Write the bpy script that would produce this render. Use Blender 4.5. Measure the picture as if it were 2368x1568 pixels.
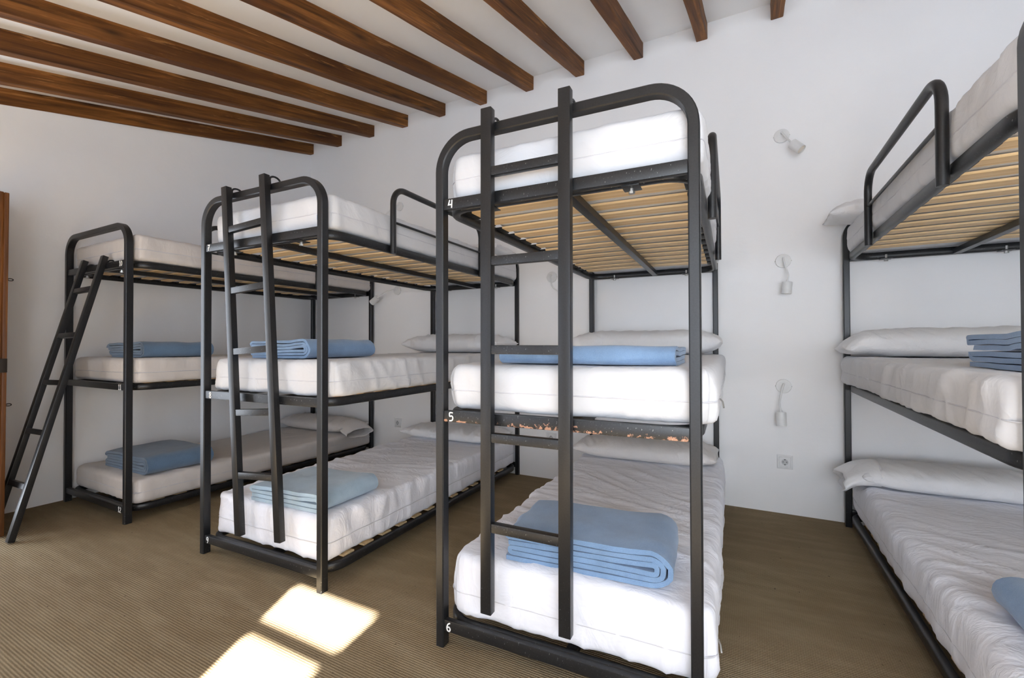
import bpy, bmesh, math, random
from mathutils import Vector, Matrix, noise

# ------------------------------------------------------------------ clear
for o in list(bpy.data.objects):
    bpy.data.objects.remove(o)
sc = bpy.context.scene
COL = sc.collection
PI = math.pi

# ------------------------------------------------------------------ camera
CAM = Vector((4.13724, -3.24113, 1.04115))
CF = Vector((-0.46946651, 0.88288516, 0.01072288))
CR = Vector((0.88291851, 0.46951801, -0.00278037))
CU = Vector((0.00748933, -0.00816214, 0.99993864))
cam_d = bpy.data.cameras.new('camera')
cam_d.sensor_fit = 'HORIZONTAL'
cam_d.sensor_width = 36.0
cam_d.lens = 15.9856
cam_d.clip_start = 0.02
cam = bpy.data.objects.new('camera', cam_d)
cam.matrix_world = Matrix(((CR.x, CU.x, -CF.x, CAM.x), (CR.y, CU.y, -CF.y, CAM.y), (CR.z, CU.z, -CF.z, CAM.z), (0, 0, 0, 1)))
COL.objects.link(cam)
sc.camera = cam

# ------------------------------------------------------------------ world, sun, window light, exposure
W = bpy.data.worlds.new('sky')
sc.world = W
W.use_nodes = True
W.node_tree.nodes['Background'].inputs[0].default_value = (0.62, 0.75, 1.0, 1)
W.node_tree.nodes['Background'].inputs[1].default_value = 1.5
sun_d = bpy.data.lights.new('sun', 'SUN')
sun_d.energy = 72
sun_d.angle = math.radians(0.9)
sun_d.color = (1, 0.975, 0.94)
sun = bpy.data.objects.new('sun', sun_d)
sun.rotation_euler = Vector((-0.45, 1.0, -0.80)).to_track_quat('-Z', 'Y').to_euler()
sun.location = (5, -8, 6)
COL.objects.link(sun)

YF = -4.30                     # inner face of the window wall behind the camera
def window_light(name, x0, x1, z0, z1, power):
    d = bpy.data.lights.new(name, 'AREA')
    d.shape = 'RECTANGLE'
    d.size = x1 - x0
    d.size_y = z1 - z0
    d.energy = power
    d.color = (0.85, 0.925, 1.0)
    o = bpy.data.objects.new(name, d)
    o.location = ((x0 + x1) / 2, YF - 0.10, (z0 + z1) / 2)
    o.rotation_euler = (PI / 2, 0, 0)
    COL.objects.link(o)
    return o
WIN1 = (3.38, 4.03, 0.02, 2.03)
ADDED_WIN2 = (4.17, 5.75, 0.40, 2.08)  # added window, put in to light the right-hand beds and aisle
ADDED_WIN3 = (1.45, 2.70, 0.02, 2.08)  # added window, put in to even the light on the left
window_light('daylight_window_1', *WIN1, 4)
window_light('added_light_window_2', *ADDED_WIN2, 46)  # fill light behind an added window
window_light('added_light_window_3', *ADDED_WIN3, 2.5)  # fill light for the added left window
# light added in the left doorway to brighten the room; its source is unseen
dd = bpy.data.lights.new('added_light_doorway', 'AREA')
dd.shape = 'RECTANGLE'
dd.size, dd.size_y = 1.85, 0.95
dd.energy = 15
dd.color = (0.93, 0.97, 1.0)
do = bpy.data.objects.new('added_light_doorway', dd)
do.location = (-0.12, -2.905, 0.97)
do.rotation_euler = (0, -PI / 2, 0)
COL.objects.link(do)
sc.view_settings.view_transform = 'Standard'
sc.view_settings.look = 'None'
sc.view_settings.gamma = 1.0
sc.view_settings.use_curve_mapping = False
sc.view_settings.exposure = 0.9
try:
    sc.cycles.use_denoising = True
    sc.cycles.max_bounces = 10
    sc.cycles.diffuse_bounces = 6
    sc.cycles.sample_clamp_indirect = 6.0
    sc.cycles.caustics_reflective = False
    sc.cycles.caustics_refractive = False
except Exception:
    pass

# ------------------------------------------------------------------ materials
def srgb(r, g, b):
    f = lambda c: ((c / 255 + 0.055) / 1.055) ** 2.4 if c / 255 > 0.04045 else c / 255 / 12.92
    return (f(r), f(g), f(b), 1)

class NT:
    """small helper to wire node trees"""
    def __init__(self, name):
        self.m = bpy.data.materials.new(name)
        self.m.use_nodes = True
        self.t = self.m.node_tree
        self.t.nodes.clear()
        self.out = self.n('ShaderNodeOutputMaterial')
        self.b = self.n('ShaderNodeBsdfPrincipled')
        self.l(self.b.outputs[0], self.out.inputs[0])
        self.tc = self.n('ShaderNodeTexCoord')
    def n(self, kind, **kw):
        nd = self.t.nodes.new(kind)
        for k, v in kw.items():
            setattr(nd, k, v)
        return nd
    def l(self, a, b):
        self.t.links.new(a, b)
    def s(self, key, v):
        self.b.inputs[key].default_value = v
    def mapping(self, scale=(1, 1, 1), rot=(0, 0, 0), src='Object', loc=(0, 0, 0)):
        mp = self.n('ShaderNodeMapping')
        mp.inputs['Scale'].default_value = scale
        mp.inputs['Rotation'].default_value = rot
        mp.inputs['Location'].default_value = loc
        self.l(self.tc.outputs[src], mp.inputs[0])
        return mp.outputs[0]
    def noise(self, vec, scale, detail=4, rough=0.55, dist=0.0):
        nd = self.n('ShaderNodeTexNoise')
        nd.inputs['Scale'].default_value = scale
        nd.inputs['Detail'].default_value = detail
        nd.inputs['Roughness'].default_value = rough
        nd.inputs['Distortion'].default_value = dist
        self.l(vec, nd.inputs['Vector'])
        return nd.outputs['Fac']
    def ramp(self, fac, stops, interp='LINEAR'):
        r = self.n('ShaderNodeValToRGB')
        r.color_ramp.interpolation = interp
        el = r.color_ramp.elements
        while len(el) < len(stops):
            el.new(0.5)
        for e, (p, c) in zip(el, stops):
            e.position = p
            e.color = c if len(c) == 4 else (*c, 1)
        self.l(fac, r.inputs[0])
        return r.outputs[0]
    def mix(self, fac, a, b, blend='MIX'):
        mx = self.n('ShaderNodeMix', data_type='RGBA', blend_type=blend)
        for sock, v in ((mx.inputs[0], fac), (mx.inputs[6], a), (mx.inputs[7], b)):
            if hasattr(v, 'links') or hasattr(v, 'is_linked'):
                self.l(v, sock)
            else:
                sock.default_value = v
        return mx.outputs[2]
    def math(self, op, a, b=None, clamp=False):
        m = self.n('ShaderNodeMath', operation=op, use_clamp=clamp)
        for i, v in enumerate((a, b)):
            if v is None:
                continue
            if hasattr(v, 'is_linked'):
                self.l(v, m.inputs[i])
            else:
                m.inputs[i].default_value = v
        return m.outputs[0]
    def bump(self, h, strength, dist=0.01, prev=None):
        bp = self.n('ShaderNodeBump')
        bp.inputs['Strength'].default_value = strength
        bp.inputs['Distance'].default_value = dist
        self.l(h, bp.inputs['Height'])
        if prev is not None:
            self.l(prev, bp.inputs['Normal'])
        return bp.outputs[0]
    def normal(self, sock):
        self.l(sock, self.b.inputs['Normal'])
    def color(self, sock):
        self.l(sock, self.b.inputs['Base Color'])

M = {}

def m_plaster(name, col, bump=0.12):
    t = NT(name)
    v = t.mapping()
    n1 = t.noise(v, 1.3, 5)
    t.color(t.ramp(n1, [(0.3, tuple(c * 0.965 for c in col[:3])), (0.7, col[:3])]))
    n2 = t.noise(v, 9, 6, 0.6)
    t.normal(t.bump(n2, bump, 0.02))
    t.s('Roughness', 0.85)
    t.s('Specular IOR Level', 0.25)
    return t.m
M['wall'] = m_plaster('white_plaster', (0.92, 0.92, 0.925, 1))
M['ceiling'] = m_plaster('ceiling_plaster', (0.92, 0.92, 0.92, 1), 0.08)

def m_carpet():
    t = NT('woven_sisal_carpet')
    v = t.mapping()
    # ribs run along X: wave varies with Y
    w = t.n('ShaderNodeTexWave', wave_type='BANDS', bands_direction='Y', wave_profile='SIN')
    w.inputs['Scale'].default_value = 35.0
    w.inputs['Distortion'].default_value = 0.8
    w.inputs['Detail'].default_value = 2.0
    w.inputs['Detail Scale'].default_value = 3.0
    t.l(v, w.inputs['Vector'])
    w2 = t.n('ShaderNodeTexWave', wave_type='BANDS', bands_direction='X', wave_profile='SIN')
    w2.inputs['Scale'].default_value = 44.0
    w2.inputs['Distortion'].default_value = 3.0
    w2.inputs['Detail'].default_value = 2.0
    t.l(v, w2.inputs['Vector'])
    fib = t.noise(t.mapping((60, 240, 60)), 1.0, 3)
    big = t.noise(v, 1.6, 5, 0.65)
    mid = t.noise(t.mapping((3, 14, 3)), 1.0, 4)
    h = t.math('ADD', t.math('MULTIPLY', w.outputs['Fac'], 0.75), t.math('MULTIPLY', w2.outputs['Fac'], 0.25))
    c = t.ramp(h, [(0.05, srgb(112, 97, 73)), (0.45, srgb(140, 124, 98)), (0.95, srgb(160, 144, 117))])
    c = t.mix(t.math('MULTIPLY', fib, 0.55), c, srgb(118, 100, 74))
    c = t.mix(t.ramp(big, [(0.35, (0, 0, 0)), (0.7, (0.5, 0.5, 0.5))]), c, srgb(112, 94, 70))
    c = t.mix(t.ramp(mid, [(0.45, (0, 0, 0)), (0.75, (0.35, 0.35, 0.35))]), c, srgb(164, 150, 124))
    sp = t.noise(v, 55, 1)
    c = t.mix(t.ramp(sp, [(0.765, (0, 0, 0)), (0.79, (0.8, 0.8, 0.8))]), c, srgb(60, 50, 40))
    t.color(c)
    hh = t.math('ADD', h, t.math('MULTIPLY', fib, 0.5))
    t.normal(t.bump(hh, 0.4, 0.004))
    t.s('Roughness', 0.95)
    t.s('Specular IOR Level', 0.1)
    return t.m
M['carpet'] = m_carpet()

def m_beam():
    t = NT('stained_beam_wood')
    oi = t.n('ShaderNodeObjectInfo')
    mp = t.n('ShaderNodeMapping')
    mp.inputs['Scale'].default_value = (38, 1.5, 38)
    comb = t.n('ShaderNodeCombineXYZ')
    t.l(t.math('MULTIPLY', oi.outputs['Random'], 37.0), comb.inputs[1])
    add = t.n('ShaderNodeVectorMath', operation='ADD')
    t.l(t.tc.outputs['Object'], add.inputs[0])
    t.l(comb.outputs[0], add.inputs[1])
    t.l(add.outputs[0], mp.inputs[0])
    g = t.noise(mp.outputs[0], 1.0, 6, 0.62, 0.7)
    mp2 = t.n('ShaderNodeMapping')
    mp2.inputs['Scale'].default_value = (5, 1.1, 5)
    t.l(add.outputs[0], mp2.inputs[0])
    big = t.noise(mp2.outputs[0], 1.0, 4, 0.6, 0.4)
    mp3 = t.n('ShaderNodeMapping')
    mp3.inputs['Scale'].default_value = (9, 2.2, 9)
    t.l(add.outputs[0], mp3.inputs[0])
    vor = t.n('ShaderNodeTexVoronoi')
    vor.inputs['Scale'].default_value = 1.0
    t.l(mp3.outputs[0], vor.inputs['Vector'])
    knot = t.ramp(vor.outputs['Distance'], [(0.05, (1, 1, 1)), (0.20, (0, 0, 0))])
    c = t.ramp(g, [(0.30, srgb(58, 32, 11)), (0.5, srgb(116, 72, 28)), (0.70, srgb(160, 106, 50))])
    c = t.mix(t.ramp(big, [(0.35, (0.75, 0.75, 0.75)), (0.6, (0, 0, 0))]), c, srgb(78, 44, 18))
    c = t.mix(t.math('MULTIPLY', knot, 0.75), c, srgb(34, 17, 8))
    # scraped, paler patches near the upper edge
    sep = t.n('ShaderNodeSeparateXYZ')
    t.l(t.tc.outputs['Object'], sep.inputs[0])
    mp4 = t.n('ShaderNodeMapping')
    mp4.inputs['Scale'].default_value = (18, 3.5, 60)
    t.l(add.outputs[0], mp4.inputs[0])
    sc_n = t.noise(mp4.outputs[0], 1.0, 5, 0.7)
    up = t.math('MULTIPLY', t.math('ADD', sep.outputs[2], 0.05), 3.2, clamp=True)
    scr = t.ramp(t.math('ADD', sc_n, t.math('MULTIPLY', up, 0.4)), [(0.66, (0, 0, 0)), (0.74, (0.75, 0.75, 0.75))])
    c = t.mix(scr, c, srgb(176, 126, 72))
    t.color(c)
    t.normal(t.bump(g, 0.35, 0.006))
    t.s('Roughness', 0.62)
    t.s('Specular IOR Level', 0.3)
    return t.m
M['beam'] = m_beam()

def m_black(name, chips=0.0):
    t = NT(name)
    v = t.mapping()
    n = t.noise(v, 180, 2)
    base = t.ramp(n, [(0.3, (0.006, 0.0065, 0.0075)), (0.7, (0.013, 0.0135, 0.015))])
    # pale paint specks that gather near the floor
    sep = t.n('ShaderNodeSeparateXYZ')
    t.l(t.tc.outputs['Object'], sep.inputs[0])
    sp = t.noise(t.mapping((1, 1, 0.6)), 260, 2, 0.5)
    low = t.math('SUBTRACT', 1.0, t.math('MULTIPLY', sep.outputs[2], 2.6), clamp=True)
    thr = t.math('ADD', sp, t.math('MULTIPLY', low, 0.09))
    c = t.mix(t.ramp(thr, [(0.775, (0, 0, 0)), (0.83, (0.5, 0.5, 0.5))]), base, (0.42, 0.42, 0.40, 1))
    if chips:
        k = t.noise(v, 70, 5, 0.65)
        k2 = t.noise(v, 3.5, 2, 0.5)
        zz = t.math('MULTIPLY', sep.outputs[2], -1.0)
        edge = t.math('MULTIPLY', t.math('SUBTRACT', zz, 0.004), 34.0, clamp=True)
        e = t.math('ADD', t.math('MULTIPLY', k, 0.7), t.math('MULTIPLY', k2, 0.35))
        e = t.math('ADD', e, t.math('MULTIPLY', edge, chips))
        c = t.mix(t.ramp(e, [(0.78, (0, 0, 0)), (0.80, (1, 1, 1))]), c, srgb(172, 128, 104))
        c = t.mix(t.ramp(e, [(0.90, (0, 0, 0)), (0.93, (1, 1, 1))]), c, srgb(214, 196, 172))
    else:
        k = t.noise(v, 34, 4, 0.7)
        c = t.mix(t.ramp(k, [(0.755, (0, 0, 0)), (0.775, (1, 1, 1))]), c, srgb(120, 72, 48))
    t.color(c)
    t.normal(t.bump(n, 0.06, 0.002))
    t.s('Roughness', 0.36)
    t.s('Specular IOR Level', 0.5)
    return t.m
M['metal'] = m_black('black_satin_paint')
M['metal_worn'] = m_black('black_paint_chipped', 0.25)

def m_simple(name, col, rough=0.5, spec=0.4, metal=0.0, bump=None):
    t = NT(name)
    v = t.mapping()
    n = t.noise(v, 30, 3)
    t.color(t.ramp(n, [(0.3, tuple(c * 0.93 for c in col[:3])), (0.7, col[:3])]))
    t.s('Roughness', rough)
    t.s('Specular IOR Level', spec)
    t.s('Metallic', metal)
    if bump:
        t.normal(t.bump(t.noise(v, bump[0], 4), bump[1], 0.003))
    return t.m
M['plastic_black'] = m_simple('black_plastic', (0.008, 0.008, 0.008), 0.5)
M['steel'] = m_simple('zinc_bolt', (0.55, 0.55, 0.53), 0.35, 0.5, 0.9)
M['white_paint'] = m_simple('white_number_paint', (0.85, 0.85, 0.83), 0.7)
M['lamp_white'] = m_simple('white_lamp_lacquer', (0.78, 0.785, 0.78), 0.4)
M['socket_white'] = m_simple('white_socket_plastic', (0.82, 0.825, 0.83), 0.35)
M['socket_dark'] = m_simple('socket_slot', (0.05, 0.05, 0.05), 0.6)
M['bulb'] = m_simple('frosted_bulb_face', (0.75, 0.68, 0.58), 0.3)
M['brass_dark'] = m_simple('dark_iron', (0.03, 0.024, 0.02), 0.5, 0.5, 0.6)
M['tag'] = m_simple('blue_care_tag', srgb(150, 175, 205), 0.8)
M['zip'] = m_simple('grey_zip', (0.62, 0.62, 0.66), 0.6)

def m_slat():
    t = NT('birch_slat')
    oi = t.n('ShaderNodeObjectInfo')
    g = t.noise(t.mapping((2.0, 70, 70)), 1.0, 5, 0.6, 0.3)
    c = t.ramp(g, [(0.3, srgb(214, 180, 130)), (0.55, srgb(232, 204, 160)), (0.8, srgb(240, 218, 178))])
    c = t.mix(t.math('MULTIPLY', oi.outputs['Random'], 0.35), c, srgb(222, 186, 136))
    t.color(c)
    t.s('Roughness', 0.5)
    t.s('Specular IOR Level', 0.3)
    return t.m
M['slat'] = m_slat()

def m_cloth(name, col, amp=0.35, scale=7.0, stretch=(1, 1, 1)):
    t = NT(name)
    oi = t.n('ShaderNodeObjectInfo')
    comb = t.n('ShaderNodeCombineXYZ')
    t.l(t.math('MULTIPLY', oi.outputs['Random'], 19.0), comb.inputs[0])
    add = t.n('ShaderNodeVectorMath', operation='ADD')
    t.l(t.tc.outputs['Object'], add.inputs[0])
    t.l(comb.outputs[0], add.inputs[1])
    mp = t.n('ShaderNodeMapping')
    mp.inputs['Scale'].default_value = stretch
    mp.inputs['Rotation'].default_value = (0.2, 0.15, 0.5)
    t.l(add.outputs[0], mp.inputs[0])
    a = t.noise(mp.outputs[0], scale, 4, 0.55, 1.2)
    ridge = t.math('ABSOLUTE', t.math('SUBTRACT', a, 0.5))
    ridge = t.math('SUBTRACT', 0.5, ridge)
    fine = t.noise(t.mapping(), 900, 1)
    t.color(t.ramp(a, [(0.25, tuple(c * 0.97 for c in col[:3])), (0.75, col[:3])]))
    b1 = t.bump(ridge, amp, 0.02)
    t.normal(t.bump(fine, 0.08, 0.001, b1))
    t.s('Roughness', 0.9)
    t.s('Specular IOR Level', 0.15)
    t.s('Sheen Weight', 0.15)
    return t.m
M['cover'] = m_cloth('white_mattress_cover', (0.66, 0.665, 0.685), 0.42, 6.0)
M['sheet'] = m_cloth('white_cotton_sheet', (0.82, 0.83, 0.89), 0.6, 4.5, (1.4, 2.6, 1))
M['cream_sheet'] = m_cloth('cream_cotton_sheet', (0.64, 0.605, 0.58), 0.3, 4.5, (1.2, 2.4, 1))
M['pillow'] = m_cloth('white_pillowcase', (0.82, 0.82, 0.83), 0.32, 9.0, (1.6, 1, 1))
M['pillow_cream'] = m_cloth('cream_pillowcase', (0.70, 0.67, 0.65), 0.32, 9.0, (1.6, 1, 1))

def m_wool(name, col, lo):
    t = NT(name)
    v = t.mapping()
    n = t.noise(v, 420, 3, 0.7)
    b = t.noise(v, 12, 4, 0.6)
    c = t.ramp(n, [(0.25, lo), (0.75, col)])
    c = t.mix(t.ramp(b, [(0.35, (0, 0, 0)), (0.75, (0.35, 0.35, 0.35))]), c, tuple(min(1, x * 1.35) for x in col[:3]) + (1,))
    t.color(c)
    t.normal(t.bump(n, 0.5, 0.002))
    t.s('Roughness', 1.0)
    t.s('Specular IOR Level', 0.05)
    t.s('Sheen Weight', 0.35)
    t.s('Sheen Roughness', 0.6)
    return t.m
M['wool'] = m_wool('blue_wool', srgb(124, 152, 184), srgb(98, 128, 164))
M['wool_pale'] = m_wool('pale_blue_wool', srgb(168, 190, 206), srgb(140, 164, 184))
M['wool_shaded'] = m_wool('shaded_blue_wool', srgb(98, 124, 150), srgb(76, 100, 128))  # same blue wool, darkened in colour for the shade by the left wall

def m_doorwood():
    t = NT('brown_varnished_door')
    g = t.noise(t.mapping((40, 40, 1.6)), 1.0, 6, 0.6, 0.6)
    t.color(t.ramp(g, [(0.3, srgb(58, 32, 12)), (0.55, srgb(104, 62, 24)), (0.8, srgb(150, 98, 44))]))
    t.normal(t.bump(g, 0.25, 0.004))
    t.s('Roughness', 0.45)
    return t.m
M['door'] = m_doorwood()

def m_glass():
    t = NT('window_glass')
    t.t.nodes.remove(t.b)
    tr = t.n('ShaderNodeBsdfTransparent')
    gl = t.n('ShaderNodeBsdfGlossy')
    gl.inputs['Roughness'].default_value = 0.02
    mx = t.n('ShaderNodeMixShader')
    mx.inputs[0].default_value = 0.06
    t.l(tr.outputs[0], mx.inputs[1])
    t.l(gl.outputs[0], mx.inputs[2])
    t.l(mx.outputs[0], t.out.inputs[0])
    return t.m
M['glass'] = m_glass()

# ------------------------------------------------------------------ mesh helpers
class MB:
    def __init__(self):
        self.v = []
        self.f = []
    def add(self, verts, faces):
        k = len(self.v)
        self.v += [tuple(p) for p in verts]
        self.f += [tuple(i + k for i in f) for f in faces]
        return self
    def box(self, x0, x1, y0, y1, z0, z1, bevel=0.0, mat=None):
        if bevel <= 0:
            p = [(x0, y0, z0), (x1, y0, z0), (x1, y1, z0), (x0, y1, z0), (x0, y0, z1), (x1, y0, z1), (x1, y1, z1), (x0, y1, z1)]
            f = [(0, 3, 2, 1), (4, 5, 6, 7), (0, 1, 5, 4), (1, 2, 6, 5), (2, 3, 7, 6), (3, 0, 4, 7)]
        else:
            bm = bmesh.new()
            bmesh.ops.create_cube(bm, size=1)
            bmesh.ops.scale(bm, vec=(x1 - x0, y1 - y0, z1 - z0), verts=bm.verts)
            bmesh.ops.translate(bm, vec=((x0 + x1) / 2, (y0 + y1) / 2, (z0 + z1) / 2), verts=bm.verts)
            bmesh.ops.bevel(bm, geom=list(bm.edges), offset=bevel, segments=2, profile=0.6, affect='EDGES')
            bm.verts.index_update()
            p = [v.co[:] for v in bm.verts]
            f = [[v.index for v in fc.verts] for fc in bm.faces]
            bm.free()
        if mat is not None:
            p = [(mat @ Vector(q))[:] for q in p]
        return self.add(p, f)
    def sweep(self, path, sec, bn, closed=False):
        """sweep a section (pairs along in-plane normal, binormal) along a planar path whose binormal is bn"""
        path = [Vector(p) for p in path]
        bn = Vector(bn).normalized()
        n = len(path)
        k = len(sec)
        vs = []
        for i, p in enumerate(path):
            if closed:
                a, b = path[i - 1], path[(i + 1) % n]
            else:
                a, b = path[max(i - 1, 0)], path[min(i + 1, n - 1)]
            t1 = (p - a).normalized() if (p - a).length > 1e-9 else (b - p).normalized()
            t2 = (b - p).normalized() if (b - p).length > 1e-9 else t1
            t = (t1 + t2).normalized()
            nn = bn.cross(t).normalized()
            cosv = max(0.3, t.dot(t2))
            for u, w in sec:
                vs.append(p + nn * (u / cosv) + bn * w)
        fs = []
        for i in range(n if closed else n - 1):
            j = (i + 1) % n
            for q in range(k):
                r = (q + 1) % k
                fs.append((i * k + q, i * k + r, j * k + r, j * k + q))
        if not closed:
            fs.append(tuple(range(k - 1, -1, -1)))
            fs.append(tuple((n - 1) * k + q for q in range(k)))
        return self.add(vs, fs)
    def tube(self, path, r, seg=10, closed=False):
        """round tube along any 3D path (parallel transport)"""
        path = [Vector(p) for p in path]
        n = len(path)
        T = []
        for i in range(n):
            a = path[i - 1] if (closed or i) else path[0]
            b = path[(i + 1) % n] if (closed or i < n - 1) else path[-1]
            T.append((b - a).normalized())
        ref = Vector((0, 0, 1)) if abs(T[0].z) < 0.9 else Vector((1, 0, 0))
        u = T[0].cross(ref).normalized()
        vs, fs = [], []
        for i in range(n):
            if i:
                ax = T[i - 1].cross(T[i])
                if ax.length > 1e-8:
                    u = Matrix.Rotation(T[i - 1].angle(T[i]), 3, ax) @ u
            u = (u - T[i] * u.dot(T[i])).normalized()
            w = T[i].cross(u)
            rr = r[i] if isinstance(r, (list, tuple)) else r
            for k in range(seg):
                a = 2 * PI * k / seg
                vs.append(path[i] + u * math.cos(a) * rr + w * math.sin(a) * rr)
        for i in range(n if closed else n - 1):
            j = (i + 1) % n
            for k in range(seg):
                l = (k + 1) % seg
                fs.append((i * seg + k, i * seg + l, j * seg + l, j * seg + k))
        if not closed:
            fs.append(tuple(range(seg - 1, -1, -1)))
            fs.append(tuple((n - 1) * seg + k for k in range(seg)))
        return self.add(vs, fs)
    def lathe(self, prof, seg=24, mat=None):
        """profile of (r, z) turned round local z"""
        vs, fs = [], []
        n = len(prof)
        for r, z in prof:
            for k in range(seg):
                a = 2 * PI * k / seg
                vs.append(Vector((r * math.cos(a), r * math.sin(a), z)))
        for i in range(n - 1):
            for k in range(seg):
                l = (k + 1) % seg
                fs.append((i * seg + k, i * seg + l, (i + 1) * seg + l, (i + 1) * seg + k))
        fs.append(tuple(range(seg - 1, -1, -1)))
        fs.append(tuple((n - 1) * seg + k for k in range(seg)))
        if mat is not None:
            vs = [mat @ p for p in vs]
        return self.add(vs, fs)
    def mesh(self, name, mat, smooth=40):
        me = bpy.data.meshes.new(name)
        me.from_pydata(self.v, [], self.f)
        me.update()
        if smooth is not None:
            me.polygons.foreach_set('use_smooth', [True] * len(me.polygons))
            if smooth < 179:
                me.set_sharp_from_angle(angle=math.radians(smooth))
        me.materials.append(mat if not isinstance(mat, str) else M[mat])
        return me

def link(name, data, parent=None, loc=None, rot=None):
    o = bpy.data.objects.new(name, data)
    COL.objects.link(o)
    if parent is not None:
        o.parent = parent
    if loc is not None:
        o.location = loc
    if rot is not None:
        o.rotation_euler = rot
    return o

def tag(o, label=None, cat=None, group=None, kind=None):
    if label:
        o['label'] = label
    if cat:
        o['category'] = cat
    if group:
        o['group'] = group
    if kind:
        o['kind'] = kind
    return o

def rect_sec(w, h, c=0.004):
    a, b = w / 2, h / 2
    return [(a - c, -b), (a, -b + c), (a, b - c), (a - c, b), (-a + c, b), (-a, b - c), (-a, -b + c), (-a + c, -b)]

def fbm(x, y, z, o=3):
    s, a, f = 0.0, 0.5, 1.0
    for _ in range(o):
        s += a * noise.noise(Vector((x * f, y * f, z * f)))
        a *= 0.5
        f *= 2.03
    return s

# ------------------------------------------------------------------ the room
SL = 0.2318                    # the ceiling falls towards the window wall
ZC = 3.157                     # ceiling height at the back wall
AW = 0.0185                    # the left wall is a little out of square
XR = 5.95                      # right wall
YB = -4.30
def xl(y):
    return -AW * y
def zc(y):
    return ZC + SL * y

def room_mesh(name, verts, faces, mat):
    return tag(link(name, MB().add(verts, faces).mesh(name, mat, None)), kind='structure')

T = 0.14
room_mesh('floor', [(-0.3, YB - 0.3, 0), (XR + 0.2, YB - 0.3, 0), (XR + 0.2, 0.12, 0), (-0.3, 0.12, 0),
                    (-0.3, YB - 0.3, -0.1), (XR + 0.2, YB - 0.3, -0.1), (XR + 0.2, 0.12, -0.1), (-0.3, 0.12, -0.1)],
          [(0, 1, 2, 3), (7, 6, 5, 4), (0, 4, 5, 1), (1, 5, 6, 2), (2, 6, 7, 3), (3, 7, 4, 0)], 'carpet')
room_mesh('wall_back', [(-0.3, 0, 0), (XR + 0.2, 0, 0), (XR + 0.2, 0, 3.4), (-0.3, 0, 3.4), (-0.3, T, 0), (XR + 0.2, T, 0), (XR + 0.2, T, 3.4), (-0.3, T, 3.4)],
          [(0, 1, 2, 3), (7, 6, 5, 4), (0, 4, 5, 1), (2, 6, 7, 3), (1, 5, 6, 2), (3, 7, 4, 0)], 'wall')
mb = MB()
DOOR_Y, DOOR_Z = (-3.40, -2.41), 1.93
def left_piece(ya, yb, z0, ta, tb):
    mb.add([(xl(yb), yb, z0), (xl(ya), ya, z0), (xl(ya), ya, ta), (xl(yb), yb, tb), (xl(yb) - T, yb, z0), (xl(ya) - T, ya, z0), (xl(ya) - T, ya, ta), (xl(yb) - T, yb, tb)],
           [(1, 0, 3, 2), (4, 5, 6, 7), (0, 4, 7, 3), (1, 2, 6, 5), (2, 3, 7, 6), (0, 1, 5, 4)])
left_piece(DOOR_Y[1], 0, 0, zc(DOOR_Y[1]) + 0.05, ZC + 0.05)
left_piece(YB, DOOR_Y[0], 0, zc(YB) + 0.05, zc(DOOR_Y[0]) + 0.05)
left_piece(DOOR_Y[0], DOOR_Y[1], DOOR_Z, zc(DOOR_Y[0]) + 0.05, zc(DOOR_Y[1]) + 0.05)
tag(link('wall_left', mb.mesh('wall_left', 'wall', None)), kind='structure')
room_mesh('wall_right', [(XR, 0, 0), (XR, YB, 0), (XR, YB, zc(YB) + 0.05), (XR, 0, ZC + 0.05),
                         (XR + T, 0, 0), (XR + T, YB, 0), (XR + T, YB, zc(YB) + 0.05), (XR + T, 0, ZC + 0.05)],
          [(0, 1, 2, 3), (7, 6, 5, 4), (3, 7, 4, 0), (1, 5, 6, 2), (2, 6, 7, 3), (0, 4, 5, 1)], 'wall')
room_mesh('ceiling', [(-0.3, 0.1, zc(0.1)), (XR + 0.2, 0.1, zc(0.1)), (XR + 0.2, YB - 0.2, zc(YB - 0.2)), (-0.3, YB - 0.2, zc(YB - 0.2)),
                      (-0.3, 0.1, zc(0.1) + T), (XR + 0.2, 0.1, zc(0.1) + T), (XR + 0.2, YB - 0.2, zc(YB - 0.2) + T), (-0.3, YB - 0.2, zc(YB - 0.2) + T)],
          [(0, 1, 2, 3), (7, 6, 5, 4), (0, 4, 5, 1), (1, 5, 6, 2), (2, 6, 7, 3), (3, 7, 4, 0)], 'ceiling')

# window wall behind the camera, with one inferred opening and two added for light
mb = MB()
ztop = zc(YB) + 0.1
def wall_piece(x0, x1, z0, z1):
    mb.box(x0, x1, YB - T, YB, z0, z1)
wall_piece(-0.3, ADDED_WIN3[0], 0, ztop)
wall_piece(ADDED_WIN3[0], ADDED_WIN3[1], 0, ADDED_WIN3[2])
wall_piece(ADDED_WIN3[0], ADDED_WIN3[1], ADDED_WIN3[3], ztop)
wall_piece(ADDED_WIN3[1], WIN1[0], 0, ztop)
wall_piece(WIN1[0], WIN1[1], 0, WIN1[2])
wall_piece(WIN1[0], WIN1[1], WIN1[3], ztop)
wall_piece(WIN1[1], ADDED_WIN2[0], 0, ztop)
wall_piece(ADDED_WIN2[0], ADDED_WIN2[1], 0, ADDED_WIN2[2])
wall_piece(ADDED_WIN2[0], ADDED_WIN2[1], ADDED_WIN2[3], ztop)
wall_piece(ADDED_WIN2[1], XR + 0.2, 0, ztop)
tag(link('wall_front', mb.mesh('wall_front', 'wall', None)), kind='structure')

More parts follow.
